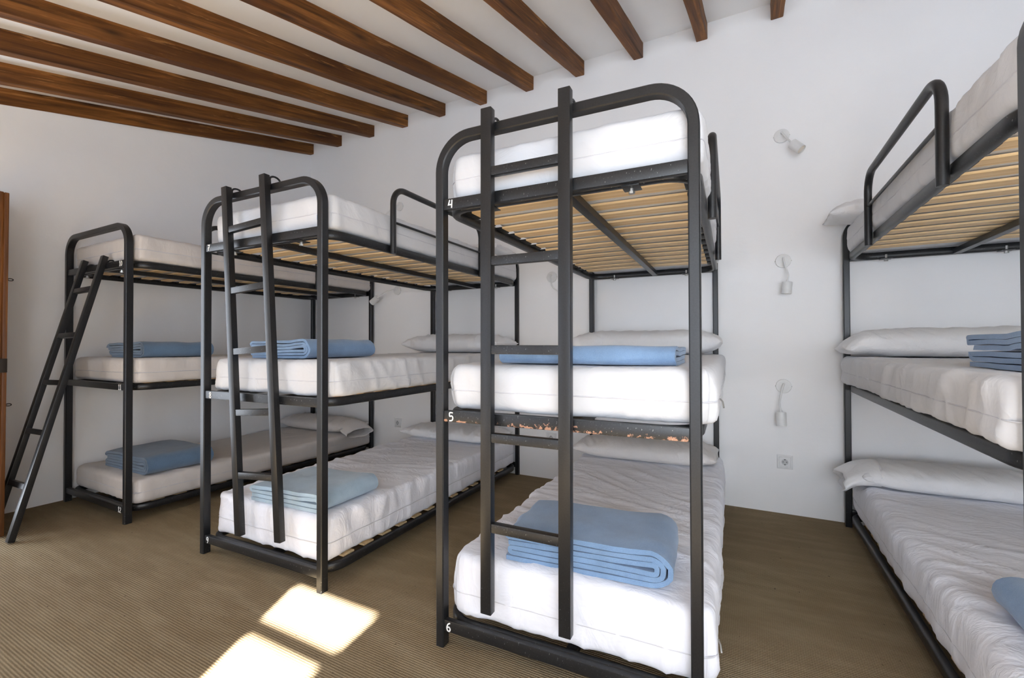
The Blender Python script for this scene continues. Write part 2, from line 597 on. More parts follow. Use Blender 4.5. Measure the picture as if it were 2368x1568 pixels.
M['window_paint'] = m_simple('white_window_paint', (0.75, 0.74, 0.72), 0.5)
def window(n, win, xs, zs):
    """frame with clear openings xs x zs; the panes are parts"""
    m = MB()
    x0, x1, z0, z1 = win
    ya, yb = YB - 0.045, YB - 0.005
    edges_x = [x0] + [c for p in xs for c in p] + [x1]
    for i in range(0, len(edges_x), 2):
        m.box(edges_x[i], edges_x[i + 1], ya, yb, z0, z1)
    ez = [z0] + [c for p in zs for c in p] + [z1]
    for (a, b) in xs:
        for i in range(0, len(ez), 2):
            m.box(a, b, ya, yb, ez[i], ez[i + 1])
    w = tag(link('window_%d' % n, m.mesh('window_frame', 'window_paint', None)), kind='structure')
    for (a, b) in xs:
        for (c, d) in zs:
            link('pane', MB().box(a - 0.004, b + 0.004, YB - 0.028, YB - 0.024, c - 0.004, d + 0.004).mesh('pane', 'glass', None), w)
    return w
window(1, WIN1, [(3.455, 3.952)], [(0.14, 1.680), (1.729, 1.920)])
window(2, ADDED_WIN2, [(4.23, 4.69), (4.74, 5.19), (5.24, 5.69)], [(0.46, 2.02)])  # added window, only serves the light
window(3, ADDED_WIN3, [(1.51, 2.04), (2.11, 2.64)], [(0.12, 2.02)])  # also added, as a light source for the left half
# unseen sheets added outside the two added windows to block the sun
for n, (x0, x1, _, z1) in ((1, ADDED_WIN2), (2, ADDED_WIN3)):
    xa, xb, ya = x0 - 0.15, x1 + 0.75, YB - 1
    m = MB().add([(xa, YB - T, 2.10), (xb, YB - T, 2.10), (xb, ya, 1.80), (xa, ya, 1.80), (xa, YB - T, 2.12), (xb, YB - T, 2.12), (xb, ya, 1.82), (xa, ya, 1.82)],
                 [(0, 1, 2, 3), (7, 6, 5, 4), (0, 4, 5, 1), (1, 5, 6, 2), (2, 6, 7, 3), (3, 7, 4, 0)])
    tag(link('trim_%d' % n, m.mesh('sunblocker', 'window_paint', None)), 'awning added over an added window to block the sun', None, None, 'structure')

# ------------------------------------------------------------------ ceiling beams
BEAM_R = [0.047, 0.468, 0.912, 1.333, 1.757, 2.183, 2.614, 3.033, 3.465, 3.882, 4.313, 4.74, 5.16, 5.59]
ORD = ['first', 'second', 'third', 'fourth', 'fifth', 'sixth', 'seventh', 'eighth', 'ninth', 'tenth', 'eleventh', 'twelfth', 'thirteenth', 'fourteenth']
BW, BH = 0.069, 0.104
def beam_mesh(seed):
    rnd = random.Random(seed)
    n = 60
    L = 4.52
    sec = rect_sec(BW, BH + 0.02, 0.004)
    vs, fs = [], []
    k = len(sec)
    for i in range(n + 1):
        y = 0.07 - L * i / n
        for u, w in sec:
            dx = 0.003 * noise.noise(Vector((seed * 7.1 + u * 30, y * 2.2, w * 20))) + 0.0016 * noise.noise(Vector((seed + u * 80, y * 14, w * 60)))
            dz = 0.003 * noise.noise(Vector((seed * 3.3 + u * 20, y * 1.7, 5 + w * 20))) + 0.0014 * noise.noise(Vector((seed + 9 + u * 60, y * 16, w * 80)))
            vs.append((u + dx, y, w + dz))
    for i in range(n):
        for q in range(k):
            r = (q + 1) % k
            fs.append((i * k + q, i * k + r, (i + 1) * k + r, (i + 1) * k + q))
    fs.append(tuple(range(k)))
    fs.append(tuple(n * k + q for q in range(k - 1, -1, -1)))
    return MB().add(vs, fs).mesh('ceiling_beam', 'beam', 35)
for i, xr in enumerate(BEAM_R):
    # object space: x, z centred on the beam at the back wall
    o = link('ceiling_beam', beam_mesh(i + 1), None, (xr - BW / 2, 0, ZC - BH / 2 + 0.01), (math.atan(SL), 0, 0))
    lab = {0: 'dark brown wooden ceiling beam running tight along the left wall',
           1: 'second brown wooden ceiling beam from the left wall'}.get(i, '%s brown wooden ceiling beam counted from the left wall' % ORD[i])
    tag(o, lab, 'beam', 'wooden ceiling beams', 'thing')

# ------------------------------------------------------------------ bunk beds
BWD, BL = 0.855, 1.949            # outer width and length
WX, WY = 0.031, 0.0375            # post section
RAILZ = [0.0941, 0.8118, 1.5433]  # rail tops
RH = 0.038
TOPZ, TR = 1.770, 0.132

def end_frame_mesh():
    a = WX / 2
    path = [(a, 0, 0), (a, 0, 0.9)]
    r = TR - a
    cz = TOPZ - TR
    for i in range(13):
        t = PI - (PI / 2) * i / 12
        path.append((TR + r * math.cos(t), 0, cz + r * math.sin(t)))
    for i in range(13):
        t = PI / 2 - (PI / 2) * i / 12
        path.append((BWD - TR + r * math.cos(t), 0, cz + r * math.sin(t)))
    path += [(BWD - a, 0, 0.9), (BWD - a, 0, 0)]
    path = [Vector((p[0], WY / 2, p[2])) for p in path]
    return MB().sweep(path, rect_sec(WX, WY, 0.0035), (0, 1, 0)).mesh('end_frame', 'metal', 35)

def rail_mesh(mat):
    # object origin at the rail's top centre line
    return MB().box(WX, BWD - WX, -0.0105, 0.0105, -RH, 0, 0.003).mesh('end_rail', mat, 35)

def rr_path(x0, x1, y0, y1, r, n=8):
    p = []
    for cx, cy, a0 in ((x1 - r, y0 + r, -PI / 2), (x1 - r, y1 - r, 0), (x0 + r, y1 - r, PI / 2), (x0 + r, y0 + r, PI)):
        for i in range(n + 1):
            t = a0 + (PI / 2) * i / n
            p.append((cx + r * math.cos(t), cy + r * math.sin(t)))
    return p
FT = 0.028   # base frame tube width
FY0, FY1 = 0.029, BL - 0.029
def base_mesh():
    h = FT / 2
    path = [(x, y, 0) for x, y in rr_path(h, BWD - h, FY0 + h, FY1 - h, 0.10)]
    return MB().sweep(path, rect_sec(FT, 0.038, 0.005), (0, 0, 1), True).mesh('bed_base', 'metal', 50)
def slat_mesh():
    # slightly bowed birch slat
    n, w, t = 10, 0.064, 0.008
    vs, fs = [], []
    for i in range(n + 1):
        x = FT + 0.012 + (BWD - 2 * FT - 0.024) * i / n
        z = 0.004 * math.sin(PI * i / n)
        vs += [(x, -w / 2, z - t), (x, w / 2, z - t), (x, w / 2, z), (x, -w / 2, z)]
    for i in range(n):
        for q in range(4):
            r = (q + 1) % 4
            fs.append((i * 4 + q, (i + 1) * 4 + q, (i + 1) * 4 + r, i * 4 + r))
    fs += [(0, 1, 2, 3), (n * 4 + 3, n * 4 + 2, n * 4 + 1, n * 4)]
    return MB().add(vs, fs).mesh('slat', 'slat', 35)
def holder_mesh(side):
    m = MB()
    if side == 0:
        m.box(FT - 0.004, FT + 0.026, -0.036, 0.036, -0.007, 0.004, 0.002)
    else:
        m.box(BWD - FT - 0.026, BWD - FT + 0.004, -0.036, 0.036, -0.007, 0.004, 0.002)
    return m.mesh('slat_holder', 'plastic_black', 35)
GY0, GY1 = 0.425, 1.295
def guard_path(GZ0, GZ1):
    R = 0.085
    p = [(0, GY0, GZ0)]
    for i in range(9):
        t = PI - PI / 2 * i / 8
        p.append((0, GY0 + R + R * math.cos(t), GZ1 - R + R * math.sin(t)))
    for i in range(9):
        t = PI / 2 - PI / 2 * i / 8
        p.append((0, GY1 - R + R * math.cos(t), GZ1 - R + R * math.sin(t)))
    p.append((0, GY1, GZ0))
    return p
MESH = {
    'end': end_frame_mesh(), 'rail': rail_mesh('metal'), 'rail_worn': rail_mesh('metal_worn'), 'base': base_mesh(), 'slat': slat_mesh(),
    'h0': holder_mesh(0), 'h1': holder_mesh(1),
    'center': MB().box(BWD / 2 + 0.022, BWD / 2 + 0.056, FY0 + FT - 0.004, FY1 - FT + 0.004, -0.0185, 0.009, 0.003).mesh('center_rail', 'metal', 35),
    'guard_hi': MB().tube(guard_path(1.495, 1.832), 0.015, 14).mesh('guard_rail', 'metal', 50),
    'guard_lo': MB().tube(guard_path(1.478, 1.795), 0.015, 14).mesh('guard_rail', 'metal', 50),
    'gbar': MB().tube([(0, GY0, 1.655), (0, GY1, 1.655)], 0.0065, 10).mesh('guard_bar', 'metal', 50),
    'bracket': MB().box(-0.026, 0.026, -0.012, 0.045, -0.0035, 0.0, 0.0015).mesh('bracket', 'metal', 35),
    'bolt': MB().lathe([(0.006, 0.0), (0.006, -0.010), (0.0095, -0.010), (0.0095, -0.017), (0.006, -0.0175)], 6).mesh('bolt', 'steel', 35),
    'bolt_long': MB().lathe([(0.006, 0.0), (0.006, -0.03), (0.010, -0.03), (0.010, -0.037), (0.006, -0.0375)], 8).mesh('bolt', 'steel', 35),
}

# hand painted digits as brush strokes, unit box 0..0.6 x 0..1
DIG = {
    '0': [[(0.3, 1), (0.06, 0.75), (0.05, 0.28), (0.3, 0), (0.54, 0.28), (0.54, 0.75), (0.3, 1)]],
    '1': [[(0.1, 0.78), (0.34, 1), (0.34, 0)], [(0.12, 0), (0.55, 0)]],
    '2': [[(0.05, 0.78), (0.2, 0.98), (0.45, 0.95), (0.52, 0.7), (0.35, 0.38), (0.05, 0.02), (0.58, 0.0)]],
    '4': [[(0.18, 1), (0.0, 0.42), (0.5, 0.42)], [(0.5, 1), (0.46, 0.0)]],
    '5': [[(0.55, 1), (0.12, 1), (0.1, 0.58), (0.4, 0.62), (0.56, 0.38), (0.42, 0.08), (0.05, 0.02)]],
    '6': [[(0.5, 1), (0.2, 0.8), (0.05, 0.4), (0.15, 0.05), (0.42, 0.04), (0.52, 0.28), (0.35, 0.5), (0.1, 0.4)]],
    '7': [[(0.05, 0.98), (0.58, 0.98), (0.3, 0.45), (0.25, 0.0)], [(0.12, 0.5), (0.55, 0.55)]],
    '8': [[(0.3, 0.52), (0.08, 0.75), (0.3, 1), (0.52, 0.75), (0.3, 0.52), (0.05, 0.25), (0.3, 0), (0.55, 0.25), (0.3, 0.52)]],
    '9': [[(0.5, 0.62), (0.2, 0.5), (0.06, 0.75), (0.28, 1), (0.5, 0.85), (0.46, 0.35), (0.25, 0.0)]],
    '3': [[(0.08, 0.95), (0.45, 0.95), (0.25, 0.58), (0.52, 0.4), (0.4, 0.06), (0.05, 0.04)]],
}
def smooth_poly(pts, n=5):
    out = []
    P = [Vector(p) for p in pts]
    for i in range(len(P) - 1):
        p0, p1, p2, p3 = P[max(i - 1, 0)], P[i], P[i + 1], P[min(i + 2, len(P) - 1)]
        for k in range(n):
            t = k / n
            out.append(0.5 * ((2 * p1) + (p2 - p0) * t + (2 * p0 - 5 * p1 + 4 * p2 - p3) * t * t + (3 * p1 - p0 - 3 * p2 + p3) * t ** 3))
    out.append(P[-1])
    return out
def number_mesh(txt, h, sw):
    m = MB()
    x = 0
    for ch in txt:
        for st in DIG[ch]:
            pts = st if ch in '147' else smooth_poly(st)
            path = [Vector((x + p[0] * h, 0, p[1] * h)) for p in pts]
            m.sweep(path, rect_sec(sw, 0.0012, 0.0003), (0, 1, 0))
        x += 0.72 * h
    return m.mesh('painted_number', 'white_paint', 35)

SLAT_Y = [0.190 + 0.1255 * i for i in range(13)]
def make_bed(key, loc, rot, label, nums, numx, guard_side, worn=(), guard='guard_hi', bdx=0.0):
    root = link('bunk_bed', None, None, loc, (0, 0, rot))
    root.empty_display_size = 0.2
    tag(root, label, 'bunk bed', 'triple bunk beds')
    foot = link('end_frame', MESH['end'], root)
    head = link('end_frame', MESH['end'], root, (0, BL - WY, 0))
    for lv in range(3):
        z = RAILZ[lv]
        fr = link('end_rail', MESH['rail_worn' if lv in worn else 'rail'], root, (0, 0.005 + 0.0105, z))
        hr = link('end_rail', MESH['rail'], root, (0, BL - 0.005 - 0.0105, z))
        if nums:
            h, sw = (0.028, 0.0046)
            nm = link('painted_number', number_mesh(nums[lv], h, sw), fr, (numx[lv], -0.0113, -0.034))
            nm['label'] = 'white hand-painted number %s' % nums[lv]
        if lv == 2:
            for bx in (0.19, 0.665):
                link('bracket', MESH['bracket'], fr, (bx, 0.02, -RH - 0.002))
                link('bracket', MESH['bracket'], hr, (bx, -0.02, -RH - 0.002), (0, 0, PI))
                link('bolt', MESH['bolt'], fr, (bx, 0.038, -RH - 0.004))
                link('bolt', MESH['bolt_long'], hr, (bx, -0.038, -RH + 0.02))
        base = link('bed_base', MESH['base'], root, (bdx, 0, z - 0.022))
        link('center_rail', MESH['center'], base)
        for y in SLAT_Y:
            link('slat', MESH['slat'], base, (0, y, 0.0175))
            if lv == 2:
                link('slat_holder', MESH['h0'], base, (0, y, 0.0125))
                link('slat_holder', MESH['h1'], base, (0, y, 0.0125))
    g = link('guard_rail', MESH[guard], root, (bdx - 0.016 if guard_side == 0 else BWD + 0.016, 0, 0))
    link('guard_bar', MESH['gbar'], g)
    return root

BEDS = {'A': ((1.6845, -1.9603, 0), 0.0305), 'B': ((3.1592, -1.9696, 0), 0.0410), 'C': ((4.6135, -1.984, 0), 0.0125), 'D': ((0.0622, -1.9617, 0), -0.0018)}
make_bed('D', *BEDS['D'], 'black metal triple bunk bed along the left wall, bunks numbered 10 to 12', ['12', '11', '10'], [0.762, 0.755, 0.757], 1)
make_bed('A', *BEDS['A'], 'black metal triple bunk bed with bunks numbered 7 to 9, left of centre', ['9', '8', '7'], [0.050, 0.068, 0.050], 1)
make_bed('B', *BEDS['B'], 'nearest black metal triple bunk bed, bunks numbered 4 to 6', ['6', '5', '4'], [0.042, 0.053, 0.052], 1, worn=(1,), guard='guard_lo')
make_bed('C', *BEDS['C'], 'black metal triple bunk bed cut off by the right edge of the picture', None, None, 0, guard='guard_lo', bdx=0.014)

def bed_point(key, p):
    (x0, y0, _), a = BEDS[key]
    c, s = math.cos(a), math.sin(a)
    return Vector((x0 + c * p[0] - s * p[1], y0 + s * p[0] + c * p[1], p[2]))

# ------------------------------------------------------------------ ladders
LW, LL, LSX, LSY = 0.3033, 1.6284, 0.0378, 0.0284
RUNG = [0.1936, 0.4821, 0.7671, 1.0495, 1.3367]
RR_ = 0.0289
def ladder(origin, yaw, lean, roll, label, hook_drop):
    Mx = Matrix.Rotation(yaw, 3, 'Z') @ Matrix.Rotation(lean, 3, 'X') @ Matrix.Rotation(roll, 3, 'Y')
    base = Vector(origin) + Mx @ Vector((0, 0, -LL))
    root = link('bunk_ladder', None)
    root.matrix_world = Matrix.Translation(base) @ Mx.to_4x4()
    root.empty_display_size = 0.15
    tag(root, label, 'ladder', 'bunk ladders')
    up = MB().box(0, LSX, 0, LSY, 0, LL, 0.0022).mesh('upright', 'metal', 35)
    rg = MB().box(LSX, LW - LSX, 0.002, LSY - 0.002, -RR_, 0, 0.0022).mesh('rung', 'metal', 35)
    link('upright', up, root)
    link('upright', up, root, (LW - LSX, 0, 0))
    for r in RUNG:
        link('rung', rg, root, (0, 0, LL - r))
    # bent rod hooks
    z = LL - hook_drop
    path = [(0, LSY - 0.002, z - 0.045), (0, LSY + 0.006, z - 0.02)]
    for i in range(9):
        t = PI - PI * i / 8
        path.append((0, LSY + 0.032 + 0.027 * math.cos(t), z + 0.027 * math.sin(t) * 0.7))
    path.append((0, LSY + 0.059, z - 0.010))
    hk = MB().tube(path, 0.0045, 8).mesh('hook', 'metal', 50)
    link('hook', hk, root, (LSX - 0.008, 0, 0))
    link('hook', hk, root, (LW - 0.008, 0, 0))
    return root
ladder((1.9144, -1.9935, 1.7861), 0.0539, 0.0003, -0.0657, 'crooked black ladder hooked on the bunks numbered 7 to 9', 0.016)
ladder((3.3602, -1.9935, 1.8046), 0.0343, 0.0006, 0.0031, 'black ladder hooked upright on the nearest bunk bed, numbered 4 to 6', 0.035)
ladder((0.3533, -1.9765, 1.5800), 0.0045, -0.2499, -0.0238, 'black ladder leaning from the floor against bunk number 10', 0.03)

# ------------------------------------------------------------------ mattresses
def axis_samples(h, r, step):
    n = max(2, int(round(2 * (h - r) / step)))
    core = [-(h - r) + 2 * (h - r) * i / n for i in range(n + 1)]
    e = [h - r * q for q in (0.0, 0.3, 0.65)]
    return [-q for q in e] + core + e[::-1]
def round_box(hx, hy, hz, r, step):
    """grid box with rounded edges: vertices, quads, normals"""
    X, Y, Z = axis_samples(hx, r, step), axis_samples(hy, r, step), axis_samples(hz, r, min(step, 0.016))
    idx, V, N, F = {}, [], [], []
    def vid(i, j, k):
        key = (i, j, k)
        if key not in idx:
            p = Vector((X[i], Y[j], Z[k]))
            q = Vector((max(-(hx - r), min(hx - r, p.x)), max(-(hy - r), min(hy - r, p.y)), max(-(hz - r), min(hz - r, p.z))))
            d = p - q
            nn = d.normalized() if d.length > 1e-7 else Vector((0, 0, 1))
            idx[key] = len(V)
            V.append(q + nn * r)
            N.append(nn)
        return idx[key]
    nx, ny, nz = len(X) - 1, len(Y) - 1, len(Z) - 1
    for i in range(nx):
        for j in range(ny):
            F.append((vid(i, j, nz), vid(i + 1, j, nz), vid(i + 1, j + 1, nz), vid(i, j + 1, nz)))
            F.append((vid(i, j, 0), vid(i, j + 1, 0), vid(i + 1, j + 1, 0), vid(i + 1, j, 0)))
    for i in range(nx):
        for k in range(nz):
            F.append((vid(i, 0, k), vid(i + 1, 0, k), vid(i + 1, 0, k + 1), vid(i, 0, k + 1)))
            F.append((vid(i, ny, k), vid(i, ny, k + 1), vid(i + 1, ny, k + 1), vid(i + 1, ny, k)))
    for j in range(ny):
        for k in range(nz):
            F.append((vid(0, j, k), vid(0, j, k + 1), vid(0, j + 1, k + 1), vid(0, j + 1, k)))
            F.append((vid(nx, j, k), vid(nx, j + 1, k), vid(nx, j + 1, k + 1), vid(nx, j, k + 1)))
    return V, F, N

def corner_round(x, y, hx, hy, rc):
    dx, dy = abs(x) - (hx - rc), abs(y) - (hy - rc)
    if dx > 0 and dy > 0:
        f = max(dx, dy) / math.hypot(dx, dy)
        return math.copysign(hx - rc + dx * f, x), math.copysign(hy - rc + dy * f, y)
    return x, y
def ridge(v, k):
    q = 1 - abs(noise.noise(v)) * 2.4
    return q ** k if q > 0 else 0.0
def mattress(bed, lv, x0, x1, y0, y1, z0, z1, label, seed, mat='cover', top_amp=0.004, side_amp=0.005, bulge=0.006, seam=0.42, ang=0.35, r=0.026, tagx=None, step=0.015, rc=0.045, pull=False):
    hx, hy, hz = (x1 - x0) / 2, (y1 - y0) / 2, (z1 - z0) / 2
    V, F, N = round_box(hx, hy, hz, r, step)
    ca, sa = math.cos(ang), math.sin(ang)
    zs = -hz + 2 * hz * seam
    def disp(p, n):
        ws = math.sqrt(n.x * n.x + n.y * n.y)
        per = p.x + p.y
        d = ws * bulge * (1 - (p.z / hz) ** 2)
        if ws > 0.05:
            lean = p.z * 0.9
            g = noise.noise(Vector((per * 5.5 + lean * 2 + seed, p.z * 4 + per, seed * 1.7)))
            g2 = ridge(Vector((per * 9 + lean * 4 + seed, p.z * 3 - per * 0.5, seed * 2.7)), 2)
            g3 = noise.noise(Vector((per * 34 + seed, p.z * 10 + per * 2, seed * 3.1)))
            near = 0.45 + 0.55 * min(1.0, abs(p.z - zs) / (0.6 * hz))
            d += ws * side_amp * (0.9 * g + 0.8 * g2 + 0.35 * g3 - 0.3) * near
            d -= ws * 0.0032 * math.exp(-((p.z - zs) / 0.007) ** 2)
        if n.z > 0.05:
            a, b = p.x * ca + p.y * sa, -p.x * sa + p.y * ca
            wq = 0.13 * noise.noise(Vector((a * 1.8, b * 1.8, seed + 3)))
            q = ridge(Vector((a * 1.5 + seed, (b + wq) * 6.0, seed)), 3)
            q2 = ridge(Vector((a * 2.6 + seed, (b + wq * 1.4) * 12.0, seed + 5)), 3)
            q3 = noise.noise(Vector((a * 6.0, b * 20.0, seed + 7)))
            msk = 0.35 + 0.65 * max(0.0, min(1.0, 0.5 + 1.4 * noise.noise(Vector((p.x * 2.5, p.y * 2.0, seed + 21)))))
            low = noise.noise(Vector((p.x * 2.2, p.y * 1.6, seed + 11)))
            d += n.z * (top_amp * msk * (q + 0.7 * q2 + 0.18 * q3) + 0.005 * low)
        return d
    out = []
    for p, n in zip(V, N):
        q = p + n * disp(p, n)
        q.x, q.y = corner_round(q.x, q.y, hx, hy, rc)
        if q.z < -hz:
            q.z = -hz
        out.append(q)
    mesh = MB().add(out, F).mesh('mattress', mat, 179)
    c = bed_point(bed, ((x0 + x1) / 2, (y0 + y1) / 2, z0))
    o = link('mattress', MB().add([(p.x, p.y, p.z + hz) for p in out], F).mesh('mattress', mat, 179), None, c, (0, 0, BEDS[bed][1]))
    bpy.data.meshes.remove(mesh)
    tag(o, label, 'mattress', 'mattresses on the bunks')
    # zip seam running round the side
    path = []
    pts = rr_path(-hx, hx, -hy, hy, rc, 5)
    dense = []
    for i in range(len(pts)):
        a, b = Vector(pts[i]), Vector(pts[(i + 1) % len(pts)])
        n = max(1, int((b - a).length / 0.022))
        for k in range(n):
            dense.append(a.lerp(b, k / n))
    for p2 in dense:
        ccx, ccy = max(-(hx - rc), min(hx - rc, p2.x)), max(-(hy - rc), min(hy - rc, p2.y))
        nn = Vector((p2.x - ccx, p2.y - ccy, 0)).normalized()
        p = Vector((p2.x, p2.y, zs))
        q = p + nn * (disp(p, nn) + 0.0012)
        path.append((q.x, q.y, q.z + hz))
    link('zip_seam', MB().tube(path, 0.0021, 5, True).mesh('zip_seam', 'zip', 80), o)
    if pull:
        p, nn = Vector((hx, -hy + 0.10, zs)), Vector((1, 0, 0))
        xx = hx + disp(p, nn) + 0.004
        link('zip_pull', MB().tube([(xx, -hy + 0.10, hz + zs), (xx + 0.006, -hy + 0.085, hz + zs - 0.006), (xx + 0.009, -hy + 0.075, hz + zs - 0.022)], 0.0026, 6).mesh('zip_pull', 'steel', 60), o)
    if tagx is not None:
        tx = tagx - (x0 + x1) / 2
        nn = Vector((0, -1, 0))
        p = Vector((tx, -hy, zs - 0.01))
        yy = -hy - disp(p, nn) - 0.003
        link('care_tag', MB().box(tx - 0.012, tx + 0.012, yy - 0.001, yy + 0.001, hz + zs - 0.030, hz + zs - 0.008).mesh('care_tag', 'tag', None), o)
    return o
Y0, Y1 = 0.044, 1.915
mattress('D', 2, 0.035, 0.862, Y0, Y1, 1.546, 1.700, 'white mattress on the top bunk along the left wall', 1.1, 'cream_sheet', 0.004, 0.008, step=0.022)
mattress('D', 1, 0.030, 0.862, Y0, Y1, 0.814, 0.960, 'white mattress on the middle bunk along the left wall', 2.2, 'cream_sheet', 0.003, 0.008, step=0.02)
mattress('D', 0, 0.045, 0.860, Y0 + 0.005, Y1, 0.097, 0.235, 'thin mattress in a cream sheet on the bottom bunk along the left wall', 3.3, 'cream_sheet', 0.009, 0.006, ang=1.25, r=0.03, seam=0.5)
mattress('A', 2, 0.040, 0.852, Y0, Y1, 1.546, 1.700, 'white mattress on the top bunk with the crooked ladder, left of centre', 4.4, 'cover', 0.003, 0.008, tagx=0.80)
mattress('A', 1, 0.035, 0.872, Y0, Y1, 0.814, 0.970, 'white mattress on the middle bunk under the rolled light blue blanket', 5.5, 'cover', 0.004, 0.014, tagx=0.795)
mattress('A', 0, 0.050, 0.826, Y0 + 0.004, Y1, 0.097, 0.292, 'white mattress on the bottom bunk under the pale blue-grey blanket', 6.6, 'sheet', 0.010, 0.013, ang=0.15, tagx=0.79)
mattress('B', 2, 0.030, 0.860, Y0, Y1, 1.546, 1.708, 'white mattress on the top bunk of the nearest bed', 7.7, 'cover', 0.003, 0.007)
mattress('B', 1, 0.028, 0.884, Y0, Y1, 0.814, 0.970, 'white mattress on the middle bunk of the nearest bed', 8.8, 'cover', 0.003, 0.011, bulge=0.012, pull=True)
mattress('B', 0, 0.032, 0.878, Y0 - 0.002, Y1, 0.097, 0.305, 'wrinkled white sheeted mattress on the bottom bunk of the nearest bed', 9.9, 'sheet', 0.012, 0.014, ang=-0.35, r=0.034, bulge=0.010, pull=True)
mattress('C', 2, 0.020, 0.850, Y0, Y1 + 0.01, 1.546, 1.700, 'white mattress on the top bunk at the right edge', 11.1, 'cover', 0.003, 0.009)
mattress('C', 1, -0.005, 0.860, Y0, Y1, 0.814, 0.966, 'white mattress on the middle bunk at the right edge', 12.2, 'cover', 0.004, 0.018)
mattress('C', 0, 0.028, 0.850, Y0, Y1, 0.097, 0.305, 'white sheeted mattress on the bottom bunk at the right edge', 13.3, 'sheet', 0.012, 0.010, ang=-0.30, r=0.05)

# ------------------------------------------------------------------ pillows
def pillow(bed, cx, cy, z, length, depth, height, label, seed, mat='pillow', rz=0.0, opening=0, tilt=0.0, droop=0.0):
    nu, nv = 90, 48
    vs, fs = [], []
    for i in range(nu + 1):
        u = -1 + 2 * i / nu
        uu = abs(u)
        hh = height / 2 * max(0.0, 1 - uu ** 5) ** 0.55 + 0.003
        ww = depth / 2 * (0.93 + 0.07 * uu ** 3 - 0.10 * math.exp(-((uu - 0.86) / 0.10) ** 2))
        for k in range(nv):
            a = 2 * PI * k / nv
            c, s = math.cos(a), math.sin(a)
            sx = math.copysign(abs(c) ** 0.85, c)
            sz = math.copysign(abs(s) ** (0.9 if s > 0 else 0.6), s)
            y = ww * sx
            zz = hh * sz
            w = fbm(u * 5 + seed, a * 1.0 + math.sin(a), seed, 3) * 0.014
            w += 0.007 * noise.noise(Vector((u * 16 + 3 * math.cos(a) + seed, math.sin(a) * 2.0, seed + 4))) * (0.4 + 0.6 * uu)
            w += 0.010 * ridge(Vector((u * 7 + 1.5 * math.cos(a) + seed, math.sin(a) * 1.3 + u, seed + 8)), 3) * (0.35 + 0.65 * uu)
            w += 0.007 * uu ** 3 * ridge(Vector((u * 2.0, a * 2.2 + seed, seed + 2)), 2)
            x = u * length / 2 + 0.012 * noise.noise(Vector((seed, math.cos(a) * 2, math.sin(a) * 2 + u))) * uu ** 4
            zf = zz + w * (0.5 + 0.5 * s) * (1 - 0.5 * uu ** 8)
            zf += (height / 2) * 0.96
            if zf < 0.002:
                zf = 0.002
            zf -= droop * max(0.0, uu - 0.80) ** 1.5 * 4 * (1 if (u < 0) == (opening <= 0) or opening == 0 else 0)
            vs.append((x, y + w * sx * 0.6, zf))
    for i in range(nu):
        for k in range(nv):
            l = (k + 1) % nv
            fs.append((i * nv + k, i * nv + l, (i + 1) * nv + l, (i + 1) * nv + k))
    fs.append(tuple(range(nv - 1, -1, -1)))
    fs.append(tuple(nu * nv + k for k in range(nv)))
    o = link('pillow', MB().add(vs, fs).mesh('pillow', mat, 179), None, bed_point(bed, (cx, cy, z)), (tilt, 0, BEDS[bed][1] + rz))
    tag(o, label, 'pillow', 'long pillows on the bunks')
    if opening:
        # loose open end of the pillowcase: a flaring sleeve
        vs, fs = [], []
        ns, nk = 12, 40
        sg = opening
        for i in range(ns + 1):
            t = i / ns
            x = sg * (length * 0.405 + t * 0.15)
            fl = 0.50 * height * (1 - 0.35 * t)
            wd = depth * 0.5 * (0.86 + 0.10 * t)
            for k in range(nk):
                a = 2 * PI * k / nk
                wob = 1 + 0.16 * t * noise.noise(Vector((math.cos(a) * 2.2 + seed, math.sin(a) * 2.2, t * 2 + seed)))
                zz = height * 0.47 + fl * math.sin(a) * wob - 0.055 * t * t
                xx = x + sg * 0.035 * t * noise.noise(Vector((math.cos(a) * 1.6, math.sin(a) * 1.6 + seed, 3.1)))
                vs.append((xx, wd * math.cos(a) * wob, max(zz, 0.003 - (0.05 * t if x * sg > length * 0.47 else 0))))
        for i in range(ns):
            for k in range(nk):
                l = (k + 1) % nk
                fs.append((i * nk + k, i * nk + l, (i + 1) * nk + l, (i + 1) * nk + k))
        me = MB().add(vs, fs).mesh('pillowcase_opening', mat, 179)
        so = link('pillowcase_opening', me, o)
        md = so.modifiers.new('thick', 'SOLIDIFY')
        md.thickness = 0.0025
    return o
pillow('D', 0.44, 1.70, 0.245, 0.86, 0.34, 0.115, 'cream pillow with a crumpled open case on the bottom bunk by the left wall', 1.3, 'pillow_cream', 0.0, 1)
pillow('A', 0.40, 1.70, 0.296, 0.84, 0.36, 0.095, 'flat white pillow on the bottom bunk left of centre', 2.3)
pillow('A', 0.42, 1.73, 0.976, 0.88, 0.36, 0.140, 'plump white pillow on the middle bunk left of centre', 3.3)
pillow('A', 0.43, 1.74, 1.704, 0.82, 0.32, 0.110, 'mostly hidden white pillow on the top bunk left of centre', 3.9)
pillow('B', 0.42, 1.70, 0.308, 0.86, 0.36, 0.120, 'off-white pillow on the bottom bunk of the nearest bed', 4.3, 'pillow_cream')
pillow('B', 0.41, 1.73, 0.974, 0.94, 0.36, 0.150, 'white pillow behind the blue blanket on the nearest bed middle bunk', 5.3)
pillow('C', 0.45, 1.72, 0.312, 0.86, 0.34, 0.120, 'white pillow with an open case end on the bottom bunk at the right edge', 6.3, 'pillow', 0.0, -1)
pillow('C', 0.43, 1.73, 0.972, 0.94, 0.36, 0.140, 'white pillow on the middle bunk at the right edge', 7.3, 'pillow', 0.0, 0, 0, 0.10)
pillow('C', 0.34, 1.80, 1.698, 0.86, 0.28, 0.110, 'white pillow poking out over the top bunk at the right edge', 8.3, 'pillow', 0.0, 0, 0, 0.06)

